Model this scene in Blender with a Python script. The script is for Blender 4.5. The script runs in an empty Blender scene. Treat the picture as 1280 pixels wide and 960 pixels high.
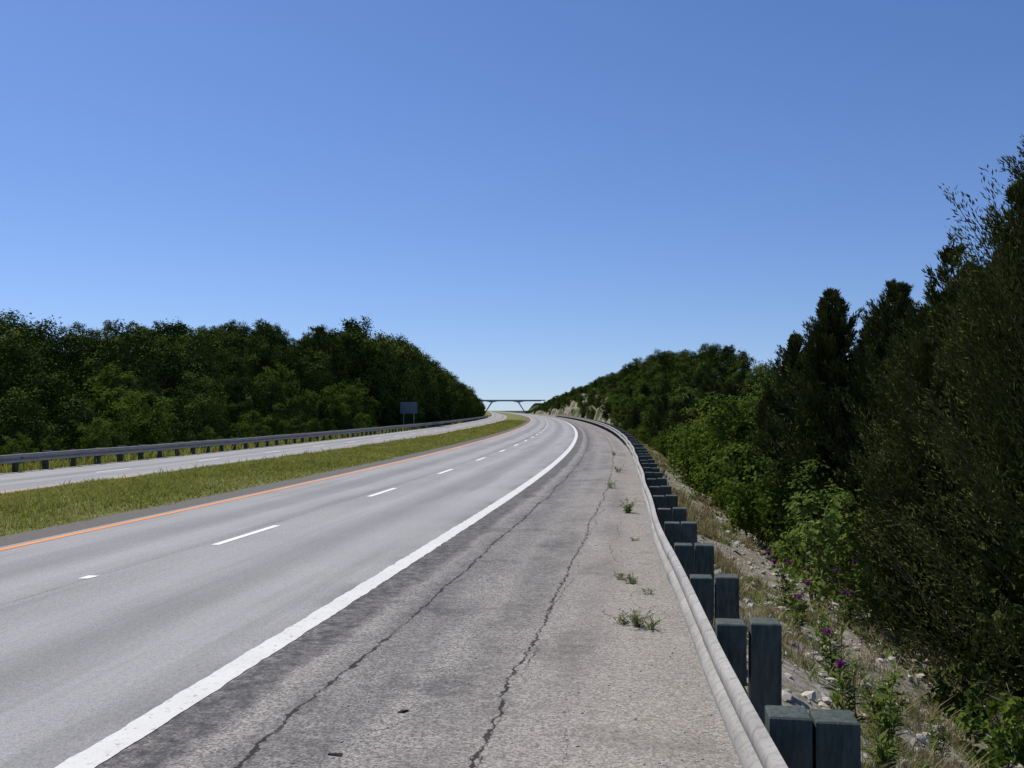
import bpy, math, random
import numpy as np
from mathutils import Vector
rng=np.random.default_rng(7); random.seed(7)
scene=bpy.context.scene
PI=math.pi
# ------------------------------------------------------------------ road alignment (metres, X right, Y forward)
HK=np.array([-80,0,20,35,60,100,150,215,300,400,500,900,9000.]);HV=np.array([.15,.148,.138,.115,.085,.058,.038,.02,.000,-.013,-.022,-.026,-.026])
_z=np.arange(-80,9000,1.0);_h=np.interp(_z,HK,HV);_e=np.concatenate([[0],np.cumsum((_h[1:]+_h[:-1])/2)]);_e=_e-np.interp(0,_z,_e)-3.47
E=lambda z:np.interp(z,_z,_e)
HD=lambda z:np.interp(z,HK,HV)
def R(z): return 3.0+1.22*np.exp(-np.asarray(z,float).clip(-8,None)/15)
def L(z): return -(13.4+3.0*np.exp(-np.asarray(z,float).clip(0,None)/35))
LW=6.4
def sm(x,a,b):
    t=np.clip((np.asarray(x,float)-a)/(b-a),0,1);return t*t*(3-2*t)
def _hash(i,j,s):
    n=(i.astype(np.int64)*374761393+j.astype(np.int64)*668265263+s*1442695041)&0x7fffffff
    n=((n^(n>>13))*1274126177)&0x7fffffff
    return ((n^(n>>16))&0xffff)/65535.0
def vn(x,y,s=0):
    x,y=np.broadcast_arrays(np.asarray(x,float),np.asarray(y,float))
    i=np.floor(x);j=np.floor(y);u=x-i;v=y-j;u=u*u*(3-2*u);v=v*v*(3-2*v)
    a=_hash(i,j,s);b=_hash(i+1,j,s);c=_hash(i,j+1,s);d=_hash(i+1,j+1,s)
    return (a*(1-u)+b*u)*(1-v)+(c*(1-u)+d*u)*v
def fb(x,y,s=0): return (vn(x,y,s)-.5)+.5*(vn(x*2.1,y*2.1,s+1)-.5)+.25*(vn(x*4.3,y*4.3,s+2)-.5)
def HL(z): return np.interp(z,[0,60,90,110,130,160,195,250,400,600,900],[0,1,3.5,6.5,9.5,12,8.8,7.7,4,2.5,1])
def HR(z): return np.interp(z,[100,180,260,380,600,900],[0,6,8,7,4.5,2])
def ground(X,Z):
    X=np.asarray(X,float);Z=np.asarray(Z,float);X,Z=np.broadcast_arrays(X,Z)
    o=X-E(Z);l=L(Z);r=R(Z)+.5
    a=np.maximum(l-LW-o,0);b=np.maximum(o-r,0)
    z=np.full(o.shape,-.03)
    t=np.clip((-7.5-o)/(-7.5-l),0,1)
    z=np.where(o<-7.5,-.03*(1-t)-.28*t+.24*np.sin(PI*t)+.05*fb(X*.8,Z*.8,5)*np.sin(PI*t),z)
    zl=-.28-1.5*sm(a,.4,7)*(1-sm(Z,500,700))+HL(Z)*sm(a,3,20)+1.6*fb(X*.06,Z*.06,9)*sm(a,6,30)
    zl=zl*(1-sm(a,300,900))
    z=np.where(o<l-LW,zl,z)
    c=sm(Z,125,190)*(1-sm(Z,580,780))
    fill=-.03-2.3*np.clip(b/5.2,0,1)-.9*sm(b,5,14)+.16*fb(X*1.3,Z*1.3,21)*sm(b,.1,1)+.35*fb(X*.35,Z*.35,22)*sm(b,.5,3)
    fill=fill*(1-.8*sm(Z,600,750))
    ww=2.2*fb(Z*.07,X*.05,3)
    st=.4*sm(b+ww,3.0,4.4)+.3*sm(b+1.6*fb(Z*.13,X*.1,4),5.0,6.4)+.3*sm(b+ww,7.5,10)
    cut=-.03-.5*sm(b,.2,1.5)*(1-sm(b,2,4))+HR(Z)*st*(1+.25*fb(X*.15,Z*.12,31))+.9*fb(X*.7,Z*.35,33)*st+HR(Z)*.3*sm(b,8,30)
    zr=((1-c)*fill+c*cut)*(1-sm(b,250,900))
    z=np.where(o>r,zr,z)
    g=np.exp(-((Z-805)/16.)**2)*(sm(X,10,20)+sm(-X,25,36))
    return z+9.2*g
# ------------------------------------------------------------------ mesh helpers
def link(o,parent=None):
    scene.collection.objects.link(o)
    if parent is not None:o.parent=parent
    return o
def mesh_np(name,V,F,mats,mi=None,attrs=None,uv=None,smooth=False):
    V=np.asarray(V,np.float32);F=np.asarray(F,np.int32);k=F.shape[1]
    me=bpy.data.meshes.new(name);me.vertices.add(len(V));me.vertices.foreach_set('co',V.ravel())
    me.loops.add(F.size);me.loops.foreach_set('vertex_index',F.ravel())
    me.polygons.add(len(F));me.polygons.foreach_set('loop_start',np.arange(len(F),dtype=np.int32)*k)
    for m in mats: me.materials.append(m)
    if mi is not None: me.polygons.foreach_set('material_index',np.asarray(mi,np.int32))
    me.update(calc_edges=True)
    me.polygons.foreach_set('use_smooth',np.full(len(F),bool(smooth)))
    if attrs:
        for n,a in attrs.items():
            at=me.attributes.new(n,'FLOAT','POINT');at.data.foreach_set('value',np.asarray(a,np.float32))
    if uv is not None:
        ul=me.uv_layers.new(name='UVMap');ul.data.foreach_set('uv',np.asarray(uv,np.float32)[F.ravel()].ravel())
    me.update();return me
def obj(name,me,parent=None,loc=(0,0,0),rot=0,sc=1):
    o=bpy.data.objects.new(name,me);o.location=loc;o.rotation_euler=(0,0,rot)
    o.scale=(sc,sc,sc) if not hasattr(sc,'__len__') else sc
    return link(o,parent)
def empty(name):
    e=bpy.data.objects.new(name,None);return link(e)
class Acc:
    def __init__(s): s.V=[];s.F=[];s.M=[];s.T=[];s.n=0
    def add(s,V,F,m=0,t=.5):
        V=np.asarray(V,float);F=np.asarray(F,int)
        s.V.append(V);s.F.append(F+s.n);s.M.append(np.full(len(F),m));s.T.append(np.broadcast_to(np.asarray(t,float),(len(V),)));s.n+=len(V)
    def mesh(s,name,mats,smooth=False):
        return mesh_np(name,np.concatenate(s.V),np.concatenate(s.F),mats,np.concatenate(s.M),{'tint':np.concatenate(s.T)},smooth=smooth)
def box(x0,x1,y0,y1,z0,z1):
    V=np.array([[x0,y0,z0],[x1,y0,z0],[x1,y1,z0],[x0,y1,z0],[x0,y0,z1],[x1,y0,z1],[x1,y1,z1],[x0,y1,z1]],float)
    F=np.array([[0,3,2,1],[4,5,6,7],[0,1,5,4],[1,2,6,5],[2,3,7,6],[3,0,4,7]]);return V,F
def tube(P,r,k=6):
    P=np.asarray(P,float);n=len(P);r=np.broadcast_to(np.asarray(r,float),(n,))
    d=np.gradient(P,axis=0);d/=np.linalg.norm(d,axis=1)[:,None]+1e-9
    ref=np.where(np.abs(d[:,2:3])>.9,np.array([[1.,0,0]]),np.array([[0,0,1.]]))
    u=np.cross(d,ref);u/=np.linalg.norm(u,axis=1)[:,None]+1e-9;v=np.cross(d,u)
    a=np.arange(k)*2*PI/k
    V=(P[:,None]+r[:,None,None]*(np.cos(a)[None,:,None]*u[:,None]+np.sin(a)[None,:,None]*v[:,None])).reshape(-1,3)
    F=[]
    for i in range(n-1):
        for j in range(k):F.append([i*k+j,i*k+(j+1)%k,(i+1)*k+(j+1)%k,(i+1)*k+j])
    return V,np.array(F)
def unit(v): return v/(np.linalg.norm(v,axis=-1,keepdims=True)+1e-9)
def leaves(P,D,N,ln,wd):
    """diamond quads at P along D, facing N"""
    D=unit(D);S=unit(np.cross(D,N));ln=np.broadcast_to(ln,(len(P),))[:,None];wd=np.broadcast_to(wd,(len(P),))[:,None]
    Nn=unit(np.cross(S,D))
    V=np.stack([P,P+D*ln*.45+S*wd*.5+Nn*ln*.08,P+D*ln,P+D*ln*.45-S*wd*.5+Nn*ln*.08],1).reshape(-1,3)
    F=np.arange(len(P)*4).reshape(-1,4);return V,F
# ------------------------------------------------------------------ material helpers
class NT:
    def __init__(s,name):
        s.m=bpy.data.materials.new(name);s.m.use_nodes=True;s.t=s.m.node_tree
        s.b=s.t.nodes['Principled BSDF'];s.out=s.t.nodes['Material Output'];s.b.inputs['Specular IOR Level'].default_value=.25
    def n(s,typ,ins=None,**kw):
        nd=s.t.nodes.new(typ)
        for k,v in kw.items(): setattr(nd,k,v)
        for k,v in (ins or {}).items(): s.set(nd.inputs[k],v)
        return nd
    def set(s,inp,v):
        if isinstance(v,bpy.types.NodeSocket): s.t.links.new(v,inp)
        elif isinstance(v,bpy.types.Node): s.t.links.new(v.outputs[0],inp)
        else:
            if hasattr(inp.default_value,'__len__') and hasattr(v,'__len__') and len(v)==3 and len(inp.default_value)==4: v=(*v,1)
            inp.default_value=v
    def math(s,op,a,b=0.,c=0.,clamp=False):
        nd=s.n('ShaderNodeMath',{0:a,1:b,2:c},operation=op);nd.use_clamp=clamp;return nd.outputs[0]
    def noise(s,scale,vec,detail=4,rough=.55,dist=0.):
        return s.n('ShaderNodeTexNoise',{'Vector':vec,'Scale':scale,'Detail':detail,'Roughness':rough,'Distortion':dist}).outputs['Fac']
    def ramp(s,v,a,b,x=0.,y=1.):
        return s.n('ShaderNodeMapRange',{'Value':v,'From Min':a,'From Max':b,'To Min':x,'To Max':y}).outputs[0]
    def mix(s,f,a,b,bt='MIX'):
        nd=s.n('ShaderNodeMixRGB',{0:f,1:a,2:b},blend_type=bt);return nd.outputs[0]
    def mul(s,vec,v): return s.n('ShaderNodeVectorMath',{0:vec,1:v},operation='MULTIPLY').outputs[0]
    def bump(s,h,st=.3,d=.01): s.set(s.b.inputs['Normal'],s.n('ShaderNodeBump',{'Height':h,'Strength':st,'Distance':d}))
    def uv(s): return s.n('ShaderNodeTexCoord').outputs['UV']
    def pos(s): return s.n('ShaderNodeNewGeometry').outputs['Position']
    def ob(s): return s.n('ShaderNodeTexCoord').outputs['Object']
    def attr(s,n): return s.n('ShaderNodeAttribute',attribute_name=n).outputs['Fac']
    def col(s,c): s.set(s.b.inputs['Base Color'],c)
    def rough(s,v): s.set(s.b.inputs['Roughness'],v)
def crack(t,u,v,u0,amp,w,seed,thr):
    """longitudinal crack mask around lateral offset u0"""
    c=t.n('ShaderNodeCombineXYZ',{0:t.math('MULTIPLY',v,.35),1:seed}).outputs[0]
    c2=t.n('ShaderNodeCombineXYZ',{0:t.math('MULTIPLY',v,1.0),1:seed+7,2:t.math('MULTIPLY',u,1.0)}).outputs[0]
    d=t.math('MULTIPLY',t.math('SUBTRACT',t.noise(1,c,1),.5),amp)
    d2=t.math('MULTIPLY',t.math('SUBTRACT',t.noise(5,c2,5,.7),.5),.22)
    x=t.math('ABSOLUTE',t.math('SUBTRACT',t.math('SUBTRACT',t.math('SUBTRACT',u,u0),d),d2))
    ww=t.ramp(t.noise(3,c2,1),.35,.65,w*.25,w)
    m=t.math('LESS_THAN',x,ww)
    gate=t.ramp(t.noise(.5,c2,1),thr,thr+.08)
    return t.math('MULTIPLY',m,gate)
def asphalt(name,c1,c2,aggr,shoulder):
    t=NT(name);uv=t.uv();p=t.pos();sx=t.n('ShaderNodeSeparateXYZ',{0:uv});u,v=sx.outputs[0],sx.outputs[1]
    st=t.mul(uv,(1.6,.10,1));blot=t.noise(1.0,st,4,.6)
    base=t.mix(t.ramp(blot,.3,.7),c1,c2)
    big=t.noise(.35,p,3,.6);base=t.mix(t.ramp(big,.35,.7,0,.28),base,(c1[0]*.62,c1[1]*.62,c1[2]*.64))
    vo=t.n('ShaderNodeTexVoronoi',{'Vector':p,'Scale':aggr}).outputs['Color']
    g=t.n('ShaderNodeSeparateColor',{0:vo}).outputs[0]
    sp=t.ramp(g,0,1,.42 if shoulder else .75,1.68 if shoulder else 1.28)
    base=t.mix(1,base,t.n('ShaderNodeCombineColor',{0:sp,1:sp,2:sp}).outputs[0],'MULTIPLY')
    mid=t.noise(22,p,2,.7);base=t.mix(t.ramp(mid,.50,.72,0,.45 if shoulder else .3),base,(.05,.048,.045))
    if shoulder:
        lit=t.noise(60,p,1,.6);base=t.mix(t.ramp(lit,.58,.70,0,.55),base,(.44,.41,.37))
        cr=[crack(t,u,v,.95,.25,.024,3.,.30),crack(t,u,v,2.35,.3,.018,11.,.30),crack(t,u,v,2.42,.8,.007,23.,.48),crack(t,u,v,2.9,.9,.006,37.,.52)]
        wob=t.math('MULTIPLY',t.math('SUBTRACT',t.noise(1.2,t.mul(uv,(1,.6,1)),4,.65),.5),.5)
        uw=t.math('ADD',u,wob)
        tex=t.ramp(t.noise(7,p,3,.7),.35,.65,.35,1)
        bn=t.noise(.55,t.mul(uv,(.6,.45,1)),3,.6)
        def band(c0,hw,soft,lo,hi,k,inv=False):
            nonlocal base
            m=t.ramp(t.math('ABSOLUTE',t.math('SUBTRACT',uw,c0)),hw,hw+soft,1,0)
            m=t.math('MULTIPLY',m,t.ramp(bn,hi,lo) if inv else t.ramp(bn,lo,hi),clamp=True)
            base=t.mix(t.math('MULTIPLY',t.math('MULTIPLY',m,tex),k),base,(.04,.04,.042))
        band(.30,.18,.14,.25,.42,.92)
        band(.98,.08,.25,.36,.52,.70)
        band(1.35,.05,.25,.50,.6,.5,True)
        band(2.05,.14,.30,.42,.55,.6,True)
        band(2.75,.08,.25,.42,.56,.6)
        sp2=t.noise(.9,p,4,.65);base=t.mix(t.math('MULTIPLY',t.ramp(sp2,.54,.65),t.math('MULTIPLY',tex,.6)),base,(.052,.05,.048))
        tan=t.ramp(u,1.6,3.3,0,.45);base=t.mix(t.math('MULTIPLY',tan,t.ramp(mid,.3,.6)),base,(.30,.262,.21))
    else:
        cr=[crack(t,u,v,-3.72,.10,.009,5.,.30)]
        for c in (-1.0,-2.6,-4.4,-5.9):
            k=t.ramp(t.math('ABSOLUTE',t.math('SUBTRACT',u,c)),.1,.5,.22,0);base=t.mix(k,base,(.40,.39,.38))
        for c in (-1.8,-5.15):
            k=t.ramp(t.math('ABSOLUTE',t.math('SUBTRACT',u,c)),.1,.6,.30,0);base=t.mix(k,base,(.10,.10,.10))
        st2=t.noise(.5,t.mul(uv,(3.5,.12,1)),3,.6)
        k=t.math('MULTIPLY',t.ramp(t.math('ABSOLUTE',t.math('SUBTRACT',u,-3.78)),.0,.16,.45,0),t.ramp(st2,.35,.6),clamp=True);base=t.mix(k,base,(.07,.07,.07))
        base=t.mix(t.ramp(st2,.56,.68,0,.30),base,(.12,.12,.12))
        k=t.math('MULTIPLY',t.ramp(u,-.45,-.1),t.ramp(big,.45,.6,0,.45),clamp=True);base=t.mix(k,base,(.09,.09,.09))
    m=cr[0]
    for c in cr[1:]: m=t.math('MAXIMUM',m,c)
    base=t.mix(t.math('MULTIPLY',m,.9 if shoulder else .5),base,(.012,.011,.010))
    t.col(base);t.rough(.9)
    h=t.math('SUBTRACT',t.math('MULTIPLY',g,.5),t.math('MULTIPLY',m,2.0)) if shoulder else g
    t.bump(h,.6 if shoulder else .2,.012 if shoulder else .003)
    return t.m
M_shoulder=asphalt('shoulder_asphalt',(.215,.198,.178),(.275,.256,.232),62,True)
M_lane=asphalt('lane_asphalt',(.27,.264,.255),(.33,.322,.312),110,False)
t=NT('inner_shoulder');p=t.pos();t.col(t.mix(t.noise(9,p,6,.7),(.05,.048,.042),(.20,.185,.16)));t.rough(.95);M_inner=t.m
def paint(name,c,wear):
    t=NT(name);p=t.pos();n=t.noise(14,p,6,.75);n2=t.noise(90,p,3,.7)
    w=t.math('MAXIMUM',t.ramp(n,.56,.66,0,wear),t.ramp(n2,.58,.7,0,wear*.9))
    cc=t.mix(t.noise(2,p,4),tuple(x*.78 for x in c),c);t.col(t.mix(w,cc,(.2,.19,.18)));t.rough(.75);t.bump(n2,.3,.004);return t.m
M_white=paint('white_paint',(.70,.69,.64),.7);M_orange=paint('orange_paint',(.78,.30,.085),.4);M_wdash=paint('dash_paint',(.86,.86,.84),.3)
# terrain
t=NT('ground_terrain');p=t.pos()
grass=t.mix(t.ramp(t.noise(1.3,p,6,.7),.3,.7),(.09,.12,.022),(.20,.19,.055))
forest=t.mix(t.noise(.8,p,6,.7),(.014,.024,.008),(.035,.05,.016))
gv=t.n('ShaderNodeTexVoronoi',{'Vector':p,'Scale':16.}).outputs['Color'];gs=t.n('ShaderNodeSeparateColor',{0:gv}).outputs[0]
grav=t.mix(gs,(.17,.15,.12),(.38,.345,.29));grav=t.mix(t.ramp(t.noise(2.2,p,6,.7),.45,.62),grav,(.16,.145,.08))
rk=t.noise(.5,t.mul(p,(1,1,3.2)),8,.65);rock=t.mix(t.ramp(rk,.35,.65),(.09,.075,.06),(.38,.31,.235));rock=t.mix(t.ramp(t.noise(.16,p,5),.44,.54),rock,(.045,.065,.02))
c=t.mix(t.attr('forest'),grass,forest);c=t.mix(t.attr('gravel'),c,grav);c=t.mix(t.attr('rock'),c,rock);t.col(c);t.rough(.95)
t.bump(t.math('ADD',t.noise(6,p,8,.7),t.math('MULTIPLY',gs,.4)),.8,.06);M_ground=t.m
def leafmat(name,dark,light,trans=.25,tcol=None,var=.25):
    t=NT(name);a=t.attr('tint');r=t.n('ShaderNodeObjectInfo').outputs['Random']
    f=t.math('ADD',t.math('MULTIPLY',a,1-var),t.math('MULTIPLY',r,var),clamp=True)
    c=t.mix(f,dark,light)
    d=t.n('ShaderNodeBsdfDiffuse',{'Color':c})
    if trans<=0:
        t.t.links.new(d.outputs[0],t.out.inputs[0]);return t.m
    tr=t.n('ShaderNodeBsdfTranslucent',{'Color':t.mix(.5,c,tcol or (light[0]*1.3,light[1]*1.4,light[2]))})
    mx=t.n('ShaderNodeMixShader',{0:trans,1:d.outputs[0],2:tr.outputs[0]});t.t.links.new(mx.outputs[0],t.out.inputs[0]);return t.m
M_dec=leafmat('broadleaf_foliage',(.020,.040,.009),(.120,.15,.030),0,var=.5)
M_lite=leafmat('young_foliage',(.045,.08,.012),(.13,.175,.030),.2,var=.35)
M_ced=leafmat('cedar_foliage',(.026,.040,.011),(.150,.155,.045),0,var=.15)
M_grass=leafmat('grass_blades',(.12,.165,.03),(.33,.31,.09),.3)
M_straw=leafmat('dry_grass',(.13,.12,.05),(.38,.31,.18),.2)
M_weed=leafmat('weed_leaves',(.06,.10,.02),(.18,.23,.055),.3)
M_thl=leafmat('thistle_flower',(.20,.03,.17),(.45,.10,.40),.2)
t=NT('bark');p=t.ob();t.col(t.mix(t.noise(3,t.mul(p,(4,4,.6)),4),(.05,.04,.03),(.16,.13,.10)));t.rough(.9);M_bark=t.m
t=NT('limestone');p=t.pos();tt=t.attr('tint');t.col(t.mix(t.noise(9,p,3),t.mix(tt,(.16,.145,.12),(.42,.385,.33)),t.mix(tt,(.25,.23,.19),(.54,.50,.44))));t.rough(.9);M_stone=t.m
t=NT('galvanised_rail');p=t.pos();uv=t.uv()
s=t.noise(2.0,t.mul(uv,(6,.5,1)),5,.6);c=t.mix(t.ramp(s,.3,.75),(.26,.25,.225),(.40,.388,.355));c=t.mix(t.ramp(t.noise(30,p,4,.7),.52,.68,0,.6),c,(.17,.14,.105));c=t.mix(t.ramp(t.noise(5,t.mul(uv,(1,3,1)),5),.50,.64,0,.5),c,(.15,.135,.115))
t.col(c);t.b.inputs['Metallic'].default_value=.0;t.rough(.7);t.bump(t.noise(25,p,3),.15,.004);M_rail=t.m
t=NT('weathered_post_wood');p=t.pos();g=t.noise(12,t.mul(p,(3,3,.5)),6,.7);c=t.mix(t.ramp(g,.3,.7),(.026,.036,.031),(.095,.115,.10));c=t.mix(t.ramp(t.noise(4,p,4),.5,.8,0,.5),c,(.14,.135,.105));t.col(c);t.rough(.9);t.bump(g,.6,.01);M_post=t.m
t=NT('bolt_steel');t.col((.3,.29,.27));t.b.inputs['Metallic'].default_value=.6;t.rough(.5);M_bolt=t.m
t=NT('bridge_concrete_hazed');p=t.pos();t.col(t.mix(t.noise(.4,p,5),(.30,.32,.34),(.42,.43,.44)));t.rough(.85);M_conc=t.m  # concrete lightened to blue-grey: distance haze put into the base colour
t=NT('bridge_girder_steel_hazed');p=t.pos();t.col(t.mix(t.noise(.5,p,5),(.22,.27,.33),(.28,.33,.39)));t.rough(.6);M_gird=t.m  # steel tone carries painted haze, paler and bluer for the far overpass
t=NT('sign_panel');p=t.pos();t.col(t.mix(t.noise(2,t.mul(p,(1,1,.3)),4),(.13,.16,.20),(.20,.23,.27)));t.b.inputs['Metallic'].default_value=.3;t.rough(.5);M_sign=t.m
t=NT('rubber_debris');t.col((.03,.022,.018));t.rough(.9);M_rub=t.m
# ------------------------------------------------------------------ ground
g=[900]
while g[-1]<7000:g.append(g[-1]*1.12)
ZR=np.concatenate([np.arange(-60,0,2),np.arange(0,40,.5),np.arange(40,100,1),np.arange(100,460,2),np.arange(460,900,6),np.array(g)])
aL=[4000,2000,1000,500,300,200]+list(np.arange(150,40,-6.))+list(np.arange(40,8,-2.))+list(np.arange(8,.3,-.8))
bR=list(np.arange(.3,11,.3))+list(np.arange(11,20,1.))+list(np.arange(20,80,4.))+[90,110,140,200,300,500,900,1600,2800,4200]
nz=len(ZR);l=L(ZR);r=R(ZR)+.5
cols=[l-LW-a for a in aL]+[l-LW,l-LW*.5]+[l+(-7.5-l)*k/10 for k in range(0,11)]+[np.full(nz,-4.),np.full(nz,0.)]+[r]+[r+b for b in bR]
O=np.stack(cols,1);X=O+E(ZR)[:,None];Z=np.broadcast_to(ZR[:,None],X.shape)
H=ground(X,Z);nc=O.shape[1]
V=np.stack([X,Z,H],-1).reshape(-1,3)
I=np.arange(nz*nc).reshape(nz,nc)
F=np.stack([I[:-1,:-1],I[:-1,1:],I[1:,1:],I[1:,:-1]],-1).reshape(-1,4)
b=O-r[:,None];a=l[:,None]-LW-O
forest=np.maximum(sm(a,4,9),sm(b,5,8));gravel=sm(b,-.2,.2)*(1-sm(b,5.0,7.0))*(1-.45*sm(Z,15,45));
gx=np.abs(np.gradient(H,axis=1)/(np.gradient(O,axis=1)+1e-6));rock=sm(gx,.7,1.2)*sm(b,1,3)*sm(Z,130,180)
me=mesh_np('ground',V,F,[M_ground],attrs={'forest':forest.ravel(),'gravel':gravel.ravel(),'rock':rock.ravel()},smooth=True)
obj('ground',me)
# ------------------------------------------------------------------ road sheets
def strip(name,fa,fbn,z,mat,z0=-60,z1=2600,seg=1,rows=None,uvo=0):
    zr=ZR[(ZR>=z0)&(ZR<=z1)] if rows is None else rows
    A=fa(zr) if callable(fa) else np.full(len(zr),fa);B=fbn(zr) if callable(fbn) else np.full(len(zr),fbn)
    cs=[A+(B-A)*k/seg for k in range(seg+1)];O=np.stack(cs,1);X=O+E(zr)[:,None];Z=np.broadcast_to(zr[:,None],X.shape)
    V=np.stack([X,Z,np.full(X.shape,z)],-1).reshape(-1,3);uv=np.stack([O+uvo,Z],-1).reshape(-1,2)
    I=np.arange(X.size).reshape(X.shape);F=np.stack([I[:-1,:-1],I[:-1,1:],I[1:,1:],I[1:,:-1]],-1).reshape(-1,4)
    return mesh_np(name,V,F,[mat],uv=uv,smooth=True)
road=empty('highway_road')
obj('lanes',strip('lanes',-6.78,.10,0,M_lane,seg=4),road)
obj('inner_edge',strip('inner_edge',-7.62,-6.78,-.002,M_inner),road)
zr=np.concatenate([np.arange(-60,0,2),np.arange(0,45,.04),np.arange(45,100,.5),np.arange(100,460,2),np.arange(460,2600,10)])
obj('edge_line',strip('edge_line',lambda z:-.13+.022*fb(z*6,z*0,41)*(z<45),lambda z:.115+.022*fb(z*6,z*0,43)*(z<45),.005,M_white,rows=zr),road)
obj('median_line',strip('median_line',-6.63,-6.48,.005,M_orange),road)
sh=strip('road_shoulder',.10,lambda z:R(z)+.42,0,M_shoulder,seg=3);obj('road_shoulder',sh)
zs=15.4-8.6;k=0
D=Acc()
while zs<700:
    if zs>10 or zs<3:
        for i in range(3):
            za=zs+2.6*i/3;zb=zs+2.6*(i+1)/3
            D.add([[E(za)-3.56,za,.005],[E(za)-3.43,za,.005],[E(zb)-3.43,zb,.005],[E(zb)-3.56,zb,.005]],[[0,1,2,3]])
    zs+=8.6
za=12.3;D.add([[E(za)-3.85,za,.006],[E(za)-3.72,za+.02,.006],[E(za)-3.66,za+.22,.006],[E(za)-3.82,za+.25,.006]],[[0,1,2,3]])
obj('lane_dashes',D.mesh('lane_dashes',[M_wdash]),road)
road2=empty('opposite_highway_road')
obj('lanes',strip('opp_lanes',lambda z:L(z)-LW+.02,lambda z:L(z)-.02,-.25,M_lane,seg=4,uvo=13),road2)
obj('yellow_line',strip('opp_y',lambda z:L(z)-.62,lambda z:L(z)-.50,-.245,M_orange),road2)
obj('edge_line',strip('opp_w',lambda z:L(z)-LW+.55,lambda z:L(z)-LW+.68,-.245,M_white),road2)
D=Acc();zs=20
while zs<500:
    za,zb=zs,zs+2.6;o=L(za)-3.2;D.add([[E(za)+o-.06,za,-.245],[E(za)+o+.06,za,-.245],[E(zb)+o+.06,zb,-.245],[E(zb)+o-.06,zb,-.245]],[[0,1,2,3]]);zs+=8.6
obj('lane_dashes',D.mesh('opp_dash',[M_wdash]),road2)
# ------------------------------------------------------------------ guardrails
def guardrail(name,offf,side,z0,z1,zb,zpost0,bolts):
    """side=+1: rail on right edge, faces left"""
    par=empty(name)
    prof=[(.055,0),(.012,.012),(0,.04),(0,.085),(.03,.115),(.078,.135),(.083,.155),(.078,.175),(.03,.195),(0,.225),(0,.27),(.012,.298),(.055,.31)]
    prof=np.array(prof)*np.array([1,1.06])
    seg=3.81;A=Acc();UV=[]
    zz=z0;idx=0
    while zz<z1:
        n=5 if zz<60 else 3
        z_=np.linspace(zz-.16,zz+seg+.16,n+1);lift=.004 if idx%2 else 0
        Oo=offf(z_);V=[];
        for i,zc in enumerate(z_):
            wob=.012*math.sin(zc*.9)+.01*math.sin(zc*.37)
            for q in prof:
                V.append([E(zc)+Oo[i]+side*(q[0]-lift+wob),zc,zb+.395+q[1]+.008*math.sin(zc*.5)]);UV.append([q[1]+idx*.7,zc])
        m=len(prof);F=[[i*m+j,i*m+j+1,(i+1)*m+j+1,(i+1)*m+j] for i in range(n) for j in range(m-1)]
        A.add(V,F);zz+=seg;idx+=1
    me=mesh_np('rail',np.concatenate(A.V),np.concatenate(A.F),[M_rail],uv=np.array(UV),smooth=True);obj('rail_beam',me,par)
    P=Acc();Bk=Acc();Bt=Acc();zp=zpost0
    while zp<z1 and zp<330:
        th=math.atan(float(HD(zp)));c,s=math.cos(th),math.sin(th);x0=float(E(zp)+offf(np.array([zp]))[0])
        def put(acc,V,F,m=0,t=.5):
            V=np.array(V);W=np.stack([x0+V[:,0]*c+V[:,1]*s,zp-V[:,0]*s+V[:,1]*c,V[:,2]],1);acc.add(W,F,m,t)
        j=lambda a:random.uniform(-a,a)
        def bev(x0_,x1_,y0,y1,za,zc):
            e=.008;x=[x0_,x1_];V=[];
            for zz_,ins in ((za,0),(zc-e,0),(zc,e)):
                V+=[[x0_+ins,y0+ins,zz_],[x1_-ins,y0+ins,zz_],[x1_-ins,y1-ins,zz_],[x0_+ins,y1-ins,zz_]]
            F=[[8,9,10,11],[3,2,1,0]]
            for k in (0,4):F+=[[k+0,k+1,k+5,k+4],[k+1,k+2,k+6,k+5],[k+2,k+3,k+7,k+6],[k+3,k+0,k+4,k+7]]
            return np.array(V),F
        lean=j(.018);hgt=.755+j(.02)
        x=sorted([side*.088,side*.275]);V,F=bev(x[0],x[1],-.095,.095,zb+.37,zb+hgt-.005+j(.015));put(Bk,V,F)
        x=sorted([side*.288,side*.48]);V,F=bev(x[0],x[1],-.1,.1,-1.3+zb,zb+hgt);V[4:,0]+=abs(lean)*side;put(P,V,F)
        if bolts and zp<40:
            a=np.arange(8)*PI/4
            V=[[side*.062,.016*math.cos(q),zb+.56+.016*math.sin(q)] for q in a]+[[side*.09,.016*math.cos(q),zb+.56+.016*math.sin(q)] for q in a]
            F=[[k,(k+1)%8,8+(k+1)%8,8+k] for k in range(8)]+[[0,1,2,3],[0,3,4,7],[4,5,6,7]]
            put(Bt,V,F)
        zp+=1.905
    obj('posts',P.mesh('posts',[M_post]),par);obj('blockouts',Bk.mesh('blockouts',[M_post]),par)
    if bolts: obj('bolts',Bt.mesh('bolts',[M_bolt]),par)
guardrail('guardrail',lambda z:R(z),1,-9,330,0,4.5-1.905*6,True)
guardrail('guardrail',lambda z:L(z)-LW+.1,-1,-9,420,-.27,-8,False)
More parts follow.
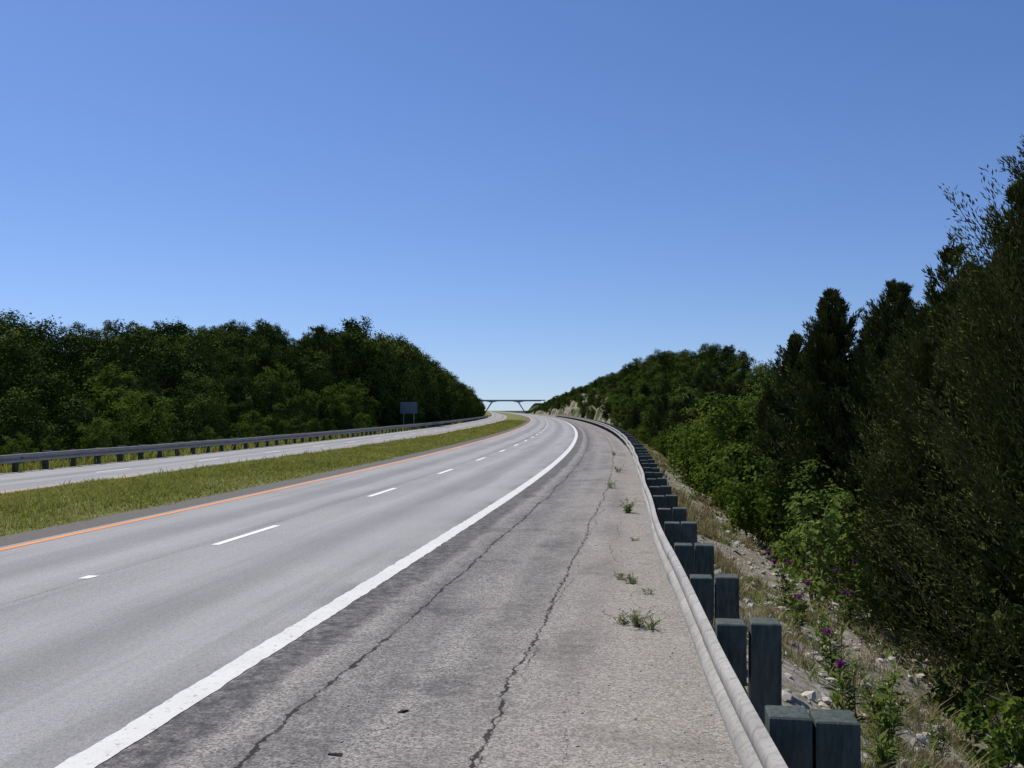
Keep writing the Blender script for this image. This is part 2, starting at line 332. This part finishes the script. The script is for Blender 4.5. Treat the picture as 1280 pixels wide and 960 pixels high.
# ------------------------------------------------------------------ vegetation generators
def deciduous(seed,Ht,Rd,nc,nl,ls,mat,low=.1,nlobe=11,shell=.5,rcl=.12):
    r=np.random.default_rng(seed);A=Acc()
    n=7;tz=np.linspace(-.6,.8*Ht,n);P=np.stack([np.cumsum(r.normal(0,.09,n)),np.cumsum(r.normal(0,.09,n)),tz],1);P[0,:2]=P[1,:2]=0
    rad=np.linspace(.022*Ht,.005*Ht,n);V,F=tube(P,rad,7);A.add(V,F,0)
    cz=(low+1)/2*Ht;rz=(1-low)/2*Ht
    lz=np.linspace(-.72,.68,nlobe);az=np.arange(nlobe)*2.4+r.uniform(0,6,1);rad_=np.sqrt(np.clip(1-lz**2,.1,1))*r.uniform(.45,.7,nlobe)
    lb=np.stack([np.cos(az)*rad_,np.sin(az)*rad_,lz],1);lb[-1,:2]*=.4
    lr=r.uniform(.27,.44,nlobe);sc=np.array([Rd,Rd,rz])*1.05
    which=r.choice(nlobe,nc,p=lr**2/np.sum(lr**2));d=unit(r.normal(size=(nc,3))+np.array([0,0,.3]))*(r.uniform(shell,1,(nc,1))**.5)
    C=(lb[which]+d*lr[which][:,None])*sc+np.array([0,0,cz])
    for i in range(12):
        c=C[r.integers(nc)];zb=min(max(.15*Ht,c[2]-.25*Ht),.7*Ht);b=np.array([np.interp(zb,tz,P[:,0]),np.interp(zb,tz,P[:,1]),zb])
        m=(b+c)/2+r.normal(0,.12,3)+np.array([0,0,.1]);V,F=tube([b,m,c],[.009*Ht,.006*Ht,.002*Ht],5);A.add(V,F,0)
    lt=r.uniform(.2,.8,nlobe);ct=np.clip(lt[which]+r.normal(0,.12,nc),0,1);rc=Rd*rcl*r.uniform(.6,1.3,nc)
    w=np.repeat(np.arange(nc),nl);Pp=C[w]+r.normal(size=(len(w),3))*rc[w][:,None]*np.array([1,1,.75])
    Pp[:,2]=np.maximum(Pp[:,2],.05)
    lc=lb[which][w]*sc+np.array([0,0,cz]);out=unit(Pp-lc)
    N=unit(r.normal(size=Pp.shape)*.38+out*.9+np.array([0,0,.2]));Dd=unit(np.cross(N,r.normal(size=Pp.shape)))
    V,F=leaves(Pp,Dd,N,ls*r.uniform(.6,1.4,len(w)),ls*.8*r.uniform(.6,1.3,len(w)))
    tt=np.clip(.75*ct[w]+.25*r.random(len(w)),0,1);A.add(V,F,1,np.repeat(tt,4))
    return A.mesh('broadleaf',[M_bark,mat])
def cedar(seed,Ht,Rd,nb,ns,sl,core=True,low=.03,leaders=4,pw=.8,wr=.24):
    r=np.random.default_rng(seed);A=Acc()
    V,F=tube([[0,0,-.8],[0,0,.3*Ht],[.05,.02,.97*Ht]],[.02*Ht,.014*Ht,.002*Ht],7);A.add(V,F,0)
    lead=[np.array([0,0])]+[r.normal(0,Rd*.26,2) for _ in range(leaders)]
    lh=[1]+list(r.uniform(.72,.95,leaders))
    for q,h in zip(lead[1:],lh[1:]):
        V,F=tube([[0,0,.3*Ht],[q[0]*.8,q[1]*.8,.6*Ht],[q[0],q[1],h*Ht*.97]],[.008*Ht,.006*Ht,.0015*Ht],5);A.add(V,F,0)
    Ps=[];Ds=[];Ts=[]
    for i in range(nb):
        k=0 if r.random()<.5 else r.integers(0,len(lead));tb=low if k==0 else .45
        tt=tb+(1-tb)*r.random()**(1.05);h=lh[k]*Ht;z0=tt*h
        q=lead[k]*min(1,tt*1.3);sc=1. if k==0 else .55
        az=r.uniform(0,2*PI)
        bulge=.74+.55*vn(az*1.5+seed,z0*1.1+seed,4)
        rr=sc*Rd*((1-tt)**pw*1.05+.02)*bulge*r.uniform(.75,1.12)*min(1,.55+tt*6)
        if r.random()<.08: rr*=1.2
        up=.45+.75*tt+r.uniform(-.1,.25)
        s=r.uniform(.3,1,ns)**.55
        dirh=np.array([math.cos(az),math.sin(az),0])
        P=np.array([q[0],q[1],z0-.25*rr])+dirh*rr*s[:,None]+np.array([0,0,1])*(rr*(up*.35*s+up*.65*s*s))[:,None]
        tip=np.clip(1.12-s,.08,1)
        P=P+r.normal(size=P.shape)*(.13*rr*tip+.025)[:,None]*np.array([1,1,.7])
        dd=dirh*.7+np.array([0,0,.6+.5*tt])+r.normal(size=P.shape)*.38
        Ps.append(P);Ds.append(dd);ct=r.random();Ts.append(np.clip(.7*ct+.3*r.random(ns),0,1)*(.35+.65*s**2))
        bq=np.array([q[0],q[1],z0-.25*rr])
        if i%3==0:
            V,F=tube([bq,bq+dirh*rr*.6+np.array([0,0,rr*up*.42]),bq+dirh*rr*.97+np.array([0,0,rr*up*.95])],[.018,.011,.003],4);A.add(V,F,0)
    for q,h in zip(lead,lh):
        m=ns*3;s=r.random(m);wv=.015+.18*(1-s);P=np.stack([q[0]+r.normal(0,1,m)*wv,q[1]+r.normal(0,1,m)*wv,h*Ht*.82+(.18*h*Ht+.15)*s],1)
        Ps.append(P);Ds.append(r.normal(size=P.shape)*.35+np.array([0,0,1.]));Ts.append(r.uniform(.3,.9,m))
        for _ in range(7):
            a=r.uniform(0,2*PI);zz=h*Ht*r.uniform(.80,.95);ln=r.uniform(.25,.55);m2=60;s=r.random(m2)
            P=np.array([q[0],q[1],zz])+np.stack([np.cos(a)*ln*.6*s,np.sin(a)*ln*.6*s,ln*s],1)+r.normal(0,.02,(m2,3));Ps.append(P);Ds.append(r.normal(size=P.shape)*.35+np.array([np.cos(a)*.5,np.sin(a)*.5,1.]));Ts.append(r.uniform(.4,1,m2))
    P=np.concatenate(Ps);Dd=unit(np.concatenate(Ds));T=np.concatenate(Ts)
    N=unit(r.normal(size=P.shape)*.8+np.array([0,0,.3])+unit(P*np.array([1,1,0]))*.5)
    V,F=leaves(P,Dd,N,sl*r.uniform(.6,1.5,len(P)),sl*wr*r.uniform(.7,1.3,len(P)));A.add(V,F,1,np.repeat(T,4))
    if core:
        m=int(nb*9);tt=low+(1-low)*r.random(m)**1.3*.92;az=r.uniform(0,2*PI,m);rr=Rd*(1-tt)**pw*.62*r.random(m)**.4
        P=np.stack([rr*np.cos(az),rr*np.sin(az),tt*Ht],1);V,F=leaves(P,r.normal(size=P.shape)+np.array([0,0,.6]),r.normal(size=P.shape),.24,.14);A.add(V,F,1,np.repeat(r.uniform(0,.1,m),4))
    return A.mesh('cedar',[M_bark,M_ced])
def gz(x,y): return float(ground(np.array([x]),np.array([y]))[0])
nearc=[(7.5,12.3,5.45,2.75,1300,160,.62),(6.95,15.3,3.7,1.8,750,130,.72),(9.7,17.0,5.9,2.5,600,100,.65),(8.4,18.6,4.3,1.9,600,95,.7),(8.9,22.3,5.0,2.0,600,90,.72),(7.8,23.4,4.95,1.75,600,90,.75),(10.3,21.5,5.2,2.1,450,70,.7),(8.1,27.5,4.2,1.7,450,75,.75),(10.9,25,4.6,2.2,350,65,.7),(9.6,30,4.5,2.0,350,65,.7)]
for i,(x,y,top,rd,nb,ns,pw) in enumerate(nearc):
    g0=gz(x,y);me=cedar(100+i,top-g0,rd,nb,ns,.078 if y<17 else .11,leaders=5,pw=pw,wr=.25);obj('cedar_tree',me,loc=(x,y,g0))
DEC=[deciduous(200+i,9,2.9+.3*(i%3),250,42,.23,M_dec,nlobe=9+i%4,shell=.75,rcl=.095) for i in range(6)]
LIT=[deciduous(300+i,5,1.9,130,42,.17,M_lite,low=.04,shell=.7,rcl=.10) for i in range(3)]
CED=[cedar(400+i,7,1.7,190,36,.30,leaders=3,pw=.72) for i in range(3)]
fl=empty('forest_hillside');fr=empty('forest_roadside')
def spread(par,rows,side,z0,z1):
    for off,sp,hmin,hmax,pc,pl in rows:
        z=z0+random.random()*3
        while z<z1:
            zz=z+random.uniform(-1.2,1.2);oo=off+random.uniform(-.16,.16)*min(off,16)*.6
            x=float(E(zz)+side*oo)
            yield par,x,zz,oo,random.uniform(hmin,hmax),random.random(),pc,pl
            z+=sp*random.uniform(.75,1.25)*(1 if z<260 else 1.5)
def plant(par,x,y,h,kind,sink=.15):
    g0=gz(x,y);s=h/{'d':9,'l':5,'c':7}[kind];me=random.choice({'d':DEC,'l':LIT,'c':CED}[kind])
    obj('tree',me,par,(x,y,g0-sink),random.uniform(0,6.28),(s*random.uniform(.9,1.15),s*random.uniform(.9,1.15),s))
for par,x,y,o,h,u,pc,pl in spread(fl,[(27.5,3.9,3.2,5.2,.10,.4),(31.5,4.8,4.5,7,.12,.15),(37,5.5,6.0,9.0,.10,.05),(44,6.5,6.5,10,.06,.0),(52,7.5,6.5,10.5,.03,0),(63,8.5,7,10.5,0,0)],-1,14,760):
    if o<34 and y>100: h=h+ ((7.8 if y<170 else 6.0) if o<29.5 else 5.5)*float(sm(y,100,135))*(1-.5*float(sm(y,180,600)))
    if o>34: h*=1-.28*float(sm(y,85,115))*(1-float(sm(y,150,200)))
    if y>450:h*=.8
    if y>350 and o>50: continue
    k='c' if u<pc else ('l' if (u<pc+pl and y<170) else 'd')
    if k=='l' and h>6:h=6
    if k=='c' and h>10:h=10
    plant(par,x,y,h,k,.5)
for par,x,y,o,h,u,pc,pl in spread(fr,[(8.9,3.2,4.0,6.4,.5,.16),(12.3,4.2,5.2,7.2,.4,.03),(17,5.2,6,7.8,.25,0),(23,6.5,6.5,8.3,.1,0),(31,7.5,7,9.3,0,0)],1,29,780):
    if y>135 and o<13.5: 
        if y>185 and y<420: continue
        h*=.7
    if y>185 and o<19: h*=.62
    elif y>185: h*=.85
    if y<36 and o<14: continue
    k='c' if u<pc*(1 if y<150 else .3) else ('l' if u<pc+pl else 'd')
    if k=='l' and h>5:h=5
    plant(par,x,y,h,k,.3)
br=empty('roadside_brush')
for i in range(240):
    y=random.uniform(120,600);o=random.uniform(6.6,14);x=float(E(y)+o)
    if vn(np.array([y*.045]),np.array([3.3]),90)[0]>.60 and o<10.5: continue
    plant(br,x,y,random.uniform(1.2,3.4),'l' if random.random()<.2 else 'd',.2)
for i in range(60):
    y=random.uniform(38,135);x=float(E(y)+random.uniform(6.8,8.4));plant(br,x,y,random.uniform(.8,2.2),'l' if random.random()<.6 else 'd',.2)
for i in range(90):
    y=random.uniform(25,260);x=float(E(y)+L(y)-LW-random.uniform(3,7.5));plant(br,x,y,random.uniform(1.2,3),'l' if random.random()<.5 else 'd',.2)
def shrub(name,x,y,h,rd,nc,nl,ls,mat,seed):
    me=deciduous(seed,h,rd,nc,nl,ls,mat,low=.02);obj(name,me,loc=(x,y,gz(x,y)))
shrub('leafy_shrub',6.9,31,3.6,1.3,120,45,.13,M_lite,501)
shrub('leafy_shrub',6.55,27,2.3,1.1,90,45,.12,M_lite,502)
shrub('leafy_shrub',4.85,14.6,1.9,.6,55,24,.10,M_weed,503)
shrub('leafy_shrub',6.3,20.5,2.4,1.0,80,40,.11,M_dec,504)
shrub('leafy_shrub',7.1,36,2.6,1.5,90,45,.14,M_lite,505)
shrub('leafy_shrub',4.75,9.3,.75,.5,26,26,.09,M_lite,506)
shrub('leafy_shrub',4.9,10.6,.6,.45,22,24,.08,M_dec,507)
shrub('leafy_shrub',6.1,24,1.6,.9,60,40,.11,M_lite,508)
shrub('leafy_shrub',5.7,18.5,1.2,.7,40,30,.10,M_weed,509)
# ------------------------------------------------------------------ grasses
def blades(n,X,Y,Z0,h,w,lean,tint,mat,name):
    az=rng.uniform(0,2*PI,n);S=np.stack([np.cos(az),np.sin(az),0*az],1)*(w/2)[:,None]
    B=np.stack([X,Y,Z0],1);ln=rng.normal(size=(n,2))*lean
    T=B+np.stack([ln[:,0]*h,ln[:,1]*h,h],1);Mi=B+(T-B)*.55+np.stack([-ln[:,0]*h*.15,-ln[:,1]*h*.15,0*h],1)
    V=np.stack([B-S,B+S,Mi+S*.8,T+S*.1,T-S*.1,Mi-S*.8],1).reshape(-1,3);i=np.arange(n)*6
    F=np.concatenate([np.stack([i,i+1,i+2,i+5],1),np.stack([i+5,i+2,i+3,i+4],1)])
    return mesh_np(name,V,F,[mat],attrs={'tint':np.repeat(tint,6)})
n=120000;Zg=11*np.exp(rng.random(n)*math.log(200/11.));tt=rng.random(n);lo=L(Zg)
og=-7.55+(lo+7.55)*tt;og+=rng.normal(0,.12,n);Xg=og+E(Zg);patch=vn(Xg*.9,Zg*.5,70)*.6+vn(Xg*3,Zg*3,71)*.4
h=(.03+.17*patch**1.8+.04*rng.random(n))*(.5+.5*np.minimum(1,np.minimum(tt,1-tt)*10));tint=np.clip(-.1+.75*vn(Xg*.5,Zg*.25,72)+.45*vn(Xg*1.7,Zg*.9,73)+.3*rng.random(n),0,1)
h=np.where(rng.random(n)<.01,h*2.3,h)
obj('median_grass',blades(n,Xg,Zg,ground(Xg,Zg)-.01,h,.012*np.maximum(1,Zg/12),.6,tint,M_grass,'median_grass'))
n=25000;Zg=22*np.exp(rng.random(n)*math.log(200/22.));Xg=E(Zg)+L(Zg)-LW-rng.uniform(.2,6,n)
obj('verge_grass',blades(n,Xg,Zg,ground(Xg,Zg)-.01,.15+.4*rng.random(n),.02*np.maximum(1,Zg/15),.3,rng.random(n),M_grass,'verge_grass'))
def tufts(nt,per,zlo,zhi,blo,bhi,hlo,hhi,mat,name,wd=.006,lean=.35,thr=.38):
    zc=zlo*np.exp(rng.random(nt)*math.log(zhi/zlo));bc=rng.uniform(blo,bhi,nt);xc=E(zc)+R(zc)+.5+bc
    keep=vn(xc*.8,zc*.6,80)>thr;zc=zc[keep];xc=xc[keep];nt=len(zc);hh=rng.uniform(hlo,hhi,nt)
    w=np.repeat(np.arange(nt),per);n=len(w);Xg=xc[w]+rng.normal(0,.06,n);Yg=zc[w]+rng.normal(0,.06,n)
    obj(name,blades(n,Xg,Yg,ground(Xg,Yg)-.01,hh[w]*rng.uniform(.5,1.1,n),wd*np.maximum(1,Yg/6),lean,np.clip(rng.random(nt)[w]*.6+.4*rng.random(n),0,1),mat,name))
tufts(2600,22,3.2,110,-.1,5.6,.06,.28,M_straw,'dry_grass',thr=.42,lean=.6)
tufts(1100,20,3.2,110,.0,6.5,.05,.22,M_weed,'embankment_grass',.008,thr=.45,lean=.6)
tufts(500,16,14,120,.1,.8,.15,.4,M_straw,'dry_grass')
# ------------------------------------------------------------------ stones
ph=(1+5**.5)/2
IC=unit(np.array([[-1,ph,0],[1,ph,0],[-1,-ph,0],[1,-ph,0],[0,-1,ph],[0,1,ph],[0,-1,-ph],[0,1,-ph],[ph,0,-1],[ph,0,1],[-ph,0,-1],[-ph,0,1]],float))
IF=np.array([[0,11,5],[0,5,1],[0,1,7],[0,7,10],[0,10,11],[1,5,9],[5,11,4],[11,10,2],[10,7,6],[7,1,8],[3,9,4],[3,4,2],[3,2,6],[3,6,8],[3,8,9],[4,9,5],[2,4,11],[6,2,10],[8,6,7],[9,8,1]])
def stones(name,n,zlo,zhi,f,smin,smax,pw=3):
    zc=zlo*np.exp(rng.random(n)*math.log(zhi/zlo));xc,zz=f(zc,n);s=smin+(smax-smin)*rng.random(n)**pw
    V=IC[None]*(1+rng.uniform(-.28,.28,(n,12,1)))*(s[:,None,None]*rng.uniform(.6,1.3,(n,1,3))*np.array([1,1,.6]))
    a=rng.uniform(0,6.28,n);c,sn=np.cos(a)[:,None],np.sin(a)[:,None]
    V=np.stack([V[...,0]*c-V[...,1]*sn+xc[:,None],V[...,0]*sn+V[...,1]*c+zc[:,None],V[...,2]+(zz+s*.15)[:,None]],-1)
    F=(IF[None]+np.arange(n)[:,None,None]*12).reshape(-1,3)
    obj(name,mesh_np(name,V.reshape(-1,3),F,[M_stone],attrs={'tint':np.repeat(rng.random(n),12)}))
def fs(zc,n):
    x=E(zc)+R(zc)+.45+rng.beta(1.4,1.2,n)*5.6;return x,ground(x,zc)
stones('gravel_stones',14000,3.0,60,fs,.010,.085,5)
def fs2(zc,n):
    x=E(zc)+R(zc)+.5-rng.random(n)**2.2*3.2;return x,np.full(n,.0)
stones('shoulder_grit',3000,3.5,30,fs2,.003,.014,3)
# ------------------------------------------------------------------ weeds
def weed(name,x,y,h,nst,mat,z=None,seed=0,spread_=.5,ls=.05,flowers=0,dens=22,wr=.35):
    r=np.random.default_rng(seed);A=Acc();z=gz(x,y) if z is None else z
    for i in range(nst):
        az=r.uniform(0,6.28);sp=spread_*r.uniform(.2,1);hh=h*r.uniform(.4,1)
        o=np.array([r.normal(0,.03),r.normal(0,.03),0])
        P=np.array([[0,0,-.02],[math.cos(az)*sp*hh*.4,math.sin(az)*sp*hh*.4,hh*.55],[math.cos(az)*sp*hh,math.sin(az)*sp*hh,hh]])+o
        V,F=tube(P,[.0025+h*.004,.002+h*.002,.0012],4);A.add(V,F,0,r.random())
        m=int(8+h*dens);s=r.uniform(.05,1,m);Q=np.stack([np.interp(s,[0,.5,1],P[:,k]) for k in range(3)],1)
        D=unit(r.normal(size=Q.shape)*np.array([1,1,.35])+np.array([0,0,.35]));N=r.normal(size=Q.shape)*.4+np.array([0,0,1.])
        V,F=leaves(Q,D,N,ls*r.uniform(.6,1.5,m)*(1.4-.7*s),ls*wr*r.uniform(.7,1.2,m));A.add(V,F,0,np.repeat(r.random(m),4))
        if flowers and i<flowers:
            c=P[2]+np.array([0,0,.02]);m=60;D=unit(r.normal(size=(m,3))*.7+np.array([0,0,.9]));V,F=leaves(np.repeat(c[None],m,0),D,r.normal(size=(m,3)),.05,.014);A.add(V,F,1,np.repeat(r.random(m),4))
            m=40;D=unit(r.normal(size=(m,3))*.8+np.array([0,0,-.2]));V,F=leaves(np.repeat(c[None]-np.array([[0,0,.012]]),m,0),D,r.normal(size=(m,3)),.022,.012);A.add(V,F,0,np.repeat(r.random(m)*.4,4))
    obj(name,A.mesh(name,[mat,M_thl]),loc=(x,y,z))
for i,(x,y,h,ns,sp) in enumerate([(1.25,9.65,.18,18,1.5),(1.36,9.5,.12,10,1.7),(1.12,9.75,.10,9,1.7),(1.50,12.0,.14,11,1.6),(1.40,12.25,.09,8,1.8),(1.62,11.3,.06,5,2),(2.42,20.2,.34,16,1.0),(2.0,15.9,.05,5,2),(2.75,26.6,.24,8,1.2),(3.7,33.5,.25,9,1.2),(4.9,46,.25,9,1.),(1.02,5.6,.06,4,2)]):
    weed('shoulder_weed',x,y,h,ns,M_weed,0.,600+i,sp,.045 if h<.2 else .07,wr=.25)
for i,(x,y,h,ns,fl_) in enumerate([(3.0,7.7,.85,7,0),(3.15,8.3,.7,6,0),(2.75,8.0,.6,5,1),(3.9,13.6,.95,6,4),(4.6,13.2,.9,5,3),(5.3,14.1,1.0,5,3),(3.45,11.6,.8,5,2),(3.2,9.6,.7,5,1),(2.5,6.6,.35,6,0),(4.9,15.6,.9,5,3)]):
    weed('thistle_plant',x,y,h,ns,M_weed,None,700+i,.38,.11,fl_)
for i in range(16):
    y=5+26*random.random()**1.3;x=float(E(y)+R(y)+.6+random.uniform(.2,5.2));weed('embankment_weed',x,y,random.uniform(.15,.5),8,M_weed if random.random()<.7 else M_straw,None,800+i,.7,.07)
weed('embankment_weed',3.65,6.1,.55,9,M_lite,None,851,.9,.16);weed('embankment_weed',3.95,6.5,.5,8,M_lite,None,852,.9,.16)
# ------------------------------------------------------------------ road debris
for i,(x,y,s) in enumerate([(-.78,6.9,.05),(-1.1,6.05,.055),(.42,6.2,.018)]):
    r=np.random.default_rng(i);V=IC*(1+r.uniform(-.5,.4,(12,1)))*np.array([s,s*.4,s*.2]);me=mesh_np('d',V,IF,[M_rub]);obj('tire_rubber_debris',me,loc=(x,y,s*.08),rot=r.uniform(-.5,.8))
# ------------------------------------------------------------------ sign (seen on the far side)
sg=empty('road_sign');sy=131.;sxp=-129/1200*sy
A=Acc();g0=gz(sxp,sy)
A.add(*box(-1.15,1.15,-.02,.02,1.75,3.3));obj('panel',A.mesh('panel',[M_sign]),sg)
A=Acc()
for xx in (-.7,.7):A.add(*box(xx-.06,xx+.06,.03,.13,g0-.3,3.2))
for zz in (2.05,2.95):A.add(*box(-1.1,1.1,.022,.06,zz-.04,zz+.04))
A.add(*box(-1.16,1.16,-.025,-.022,1.74,1.79));obj('posts',A.mesh('sp',[M_bolt]),sg)
sg.location=(sxp,sy,0)
# ------------------------------------------------------------------ overpass bridge (slant-leg frame)
bg=empty('overpass_bridge');Yb=805
A=Acc();A.add(*box(-40,28,Yb-5,Yb+5,10.2,10.7));
for yy in (Yb-5,Yb+4.7):A.add(*box(-40,28,yy-.02,yy+.32,10.703,11.0))
obj('deck',A.mesh('deck',[M_conc]),bg)
A=Acc()
xs=np.linspace(-36,24,61)
lx,rx=-17.,5.5
for yy in (-4,-1.5,1.5,4):
    low=10.2-.45-1.0*np.exp(-((xs-lx)/3.2)**2)-1.0*np.exp(-((xs-rx)/3.2)**2)
    V=[];F=[]
    for i,x in enumerate(xs):
        V+=[[x,Yb+yy-.2,low[i]],[x,Yb+yy+.2,low[i]],[x,Yb+yy+.2,10.195],[x,Yb+yy-.2,10.195]]
        if i:
            b0=(i-1)*4
            for k in range(4):F.append([b0+k,b0+(k+1)%4,b0+4+(k+1)%4,b0+4+k])
    A.add(V,F)
    for xt,xb in ((lx,lx-6),(rx,rx+6)):
        V=[]
        for (x,z,w) in ((xb,-.5,.4),(xt,8.9,.6)):V+=[[x-w,Yb+yy-.3,z],[x+w,Yb+yy-.3,z],[x+w,Yb+yy+.3,z],[x-w,Yb+yy+.3,z]]
        A.add(V,[[0,1,5,4],[1,2,6,5],[2,3,7,6],[3,0,4,7],[4,5,6,7],[3,2,1,0]])
obj('girders_and_legs',A.mesh('gird',[M_gird]),bg)
# ------------------------------------------------------------------ light & sky
EL=math.radians(56);az=math.atan2(.70,-.70)
sd=Vector((math.cos(EL)*math.cos(az),math.cos(EL)*math.sin(az),math.sin(EL)))
sl=bpy.data.lights.new('sun','SUN');sl.energy=4.8;sl.angle=math.radians(.5);sl.color=(1,.955,.885)
so=bpy.data.objects.new('sun',sl);so.rotation_euler=sd.to_track_quat('Z','Y').to_euler();link(so)
w=bpy.data.worlds.new('World');scene.world=w;w.use_nodes=True;nt=w.node_tree
sk=nt.nodes.new('ShaderNodeTexSky');sk.sky_type='NISHITA';sk.sun_disc=False;sk.sun_elevation=EL;sk.sun_rotation=PI/2-az
sk.air_density=1.0;sk.dust_density=.3;sk.ozone_density=2.6;sk.altitude=200
tc=nt.nodes.new('ShaderNodeTexCoord');ma=nt.nodes.new('ShaderNodeVectorMath');ma.operation='MULTIPLY_ADD';ma.inputs[1].default_value=(1,1,1.0);ma.inputs[2].default_value=(0,0,.045)
nt.links.new(tc.outputs['Generated'],ma.inputs[0]);nt.links.new(ma.outputs[0],sk.inputs[0])
hs=nt.nodes.new('ShaderNodeHueSaturation');hs.inputs['Saturation'].default_value=1.12;nt.links.new(sk.outputs[0],hs.inputs['Color'])
mu=nt.nodes.new('ShaderNodeMixRGB');mu.blend_type='MULTIPLY';mu.inputs[0].default_value=1;mu.inputs[2].default_value=(.82,.85,1.06,1);nt.links.new(hs.outputs[0],mu.inputs[1])
bgn=nt.nodes['Background'];bgn.inputs[1].default_value=.108;nt.links.new(mu.outputs[0],bgn.inputs[0])
# ------------------------------------------------------------------ camera
cam=bpy.data.cameras.new('camera');co=bpy.data.objects.new('camera',cam);link(co);co.location=(0,0,2.15)
cam.sensor_width=36;cam.lens=33.75;cam.clip_end=12000;cam.clip_start=.05
co.rotation_euler=(math.radians(90+1.575),0,0);scene.camera=co
scene.view_settings.view_transform='Standard';scene.view_settings.look='None';scene.view_settings.exposure=0
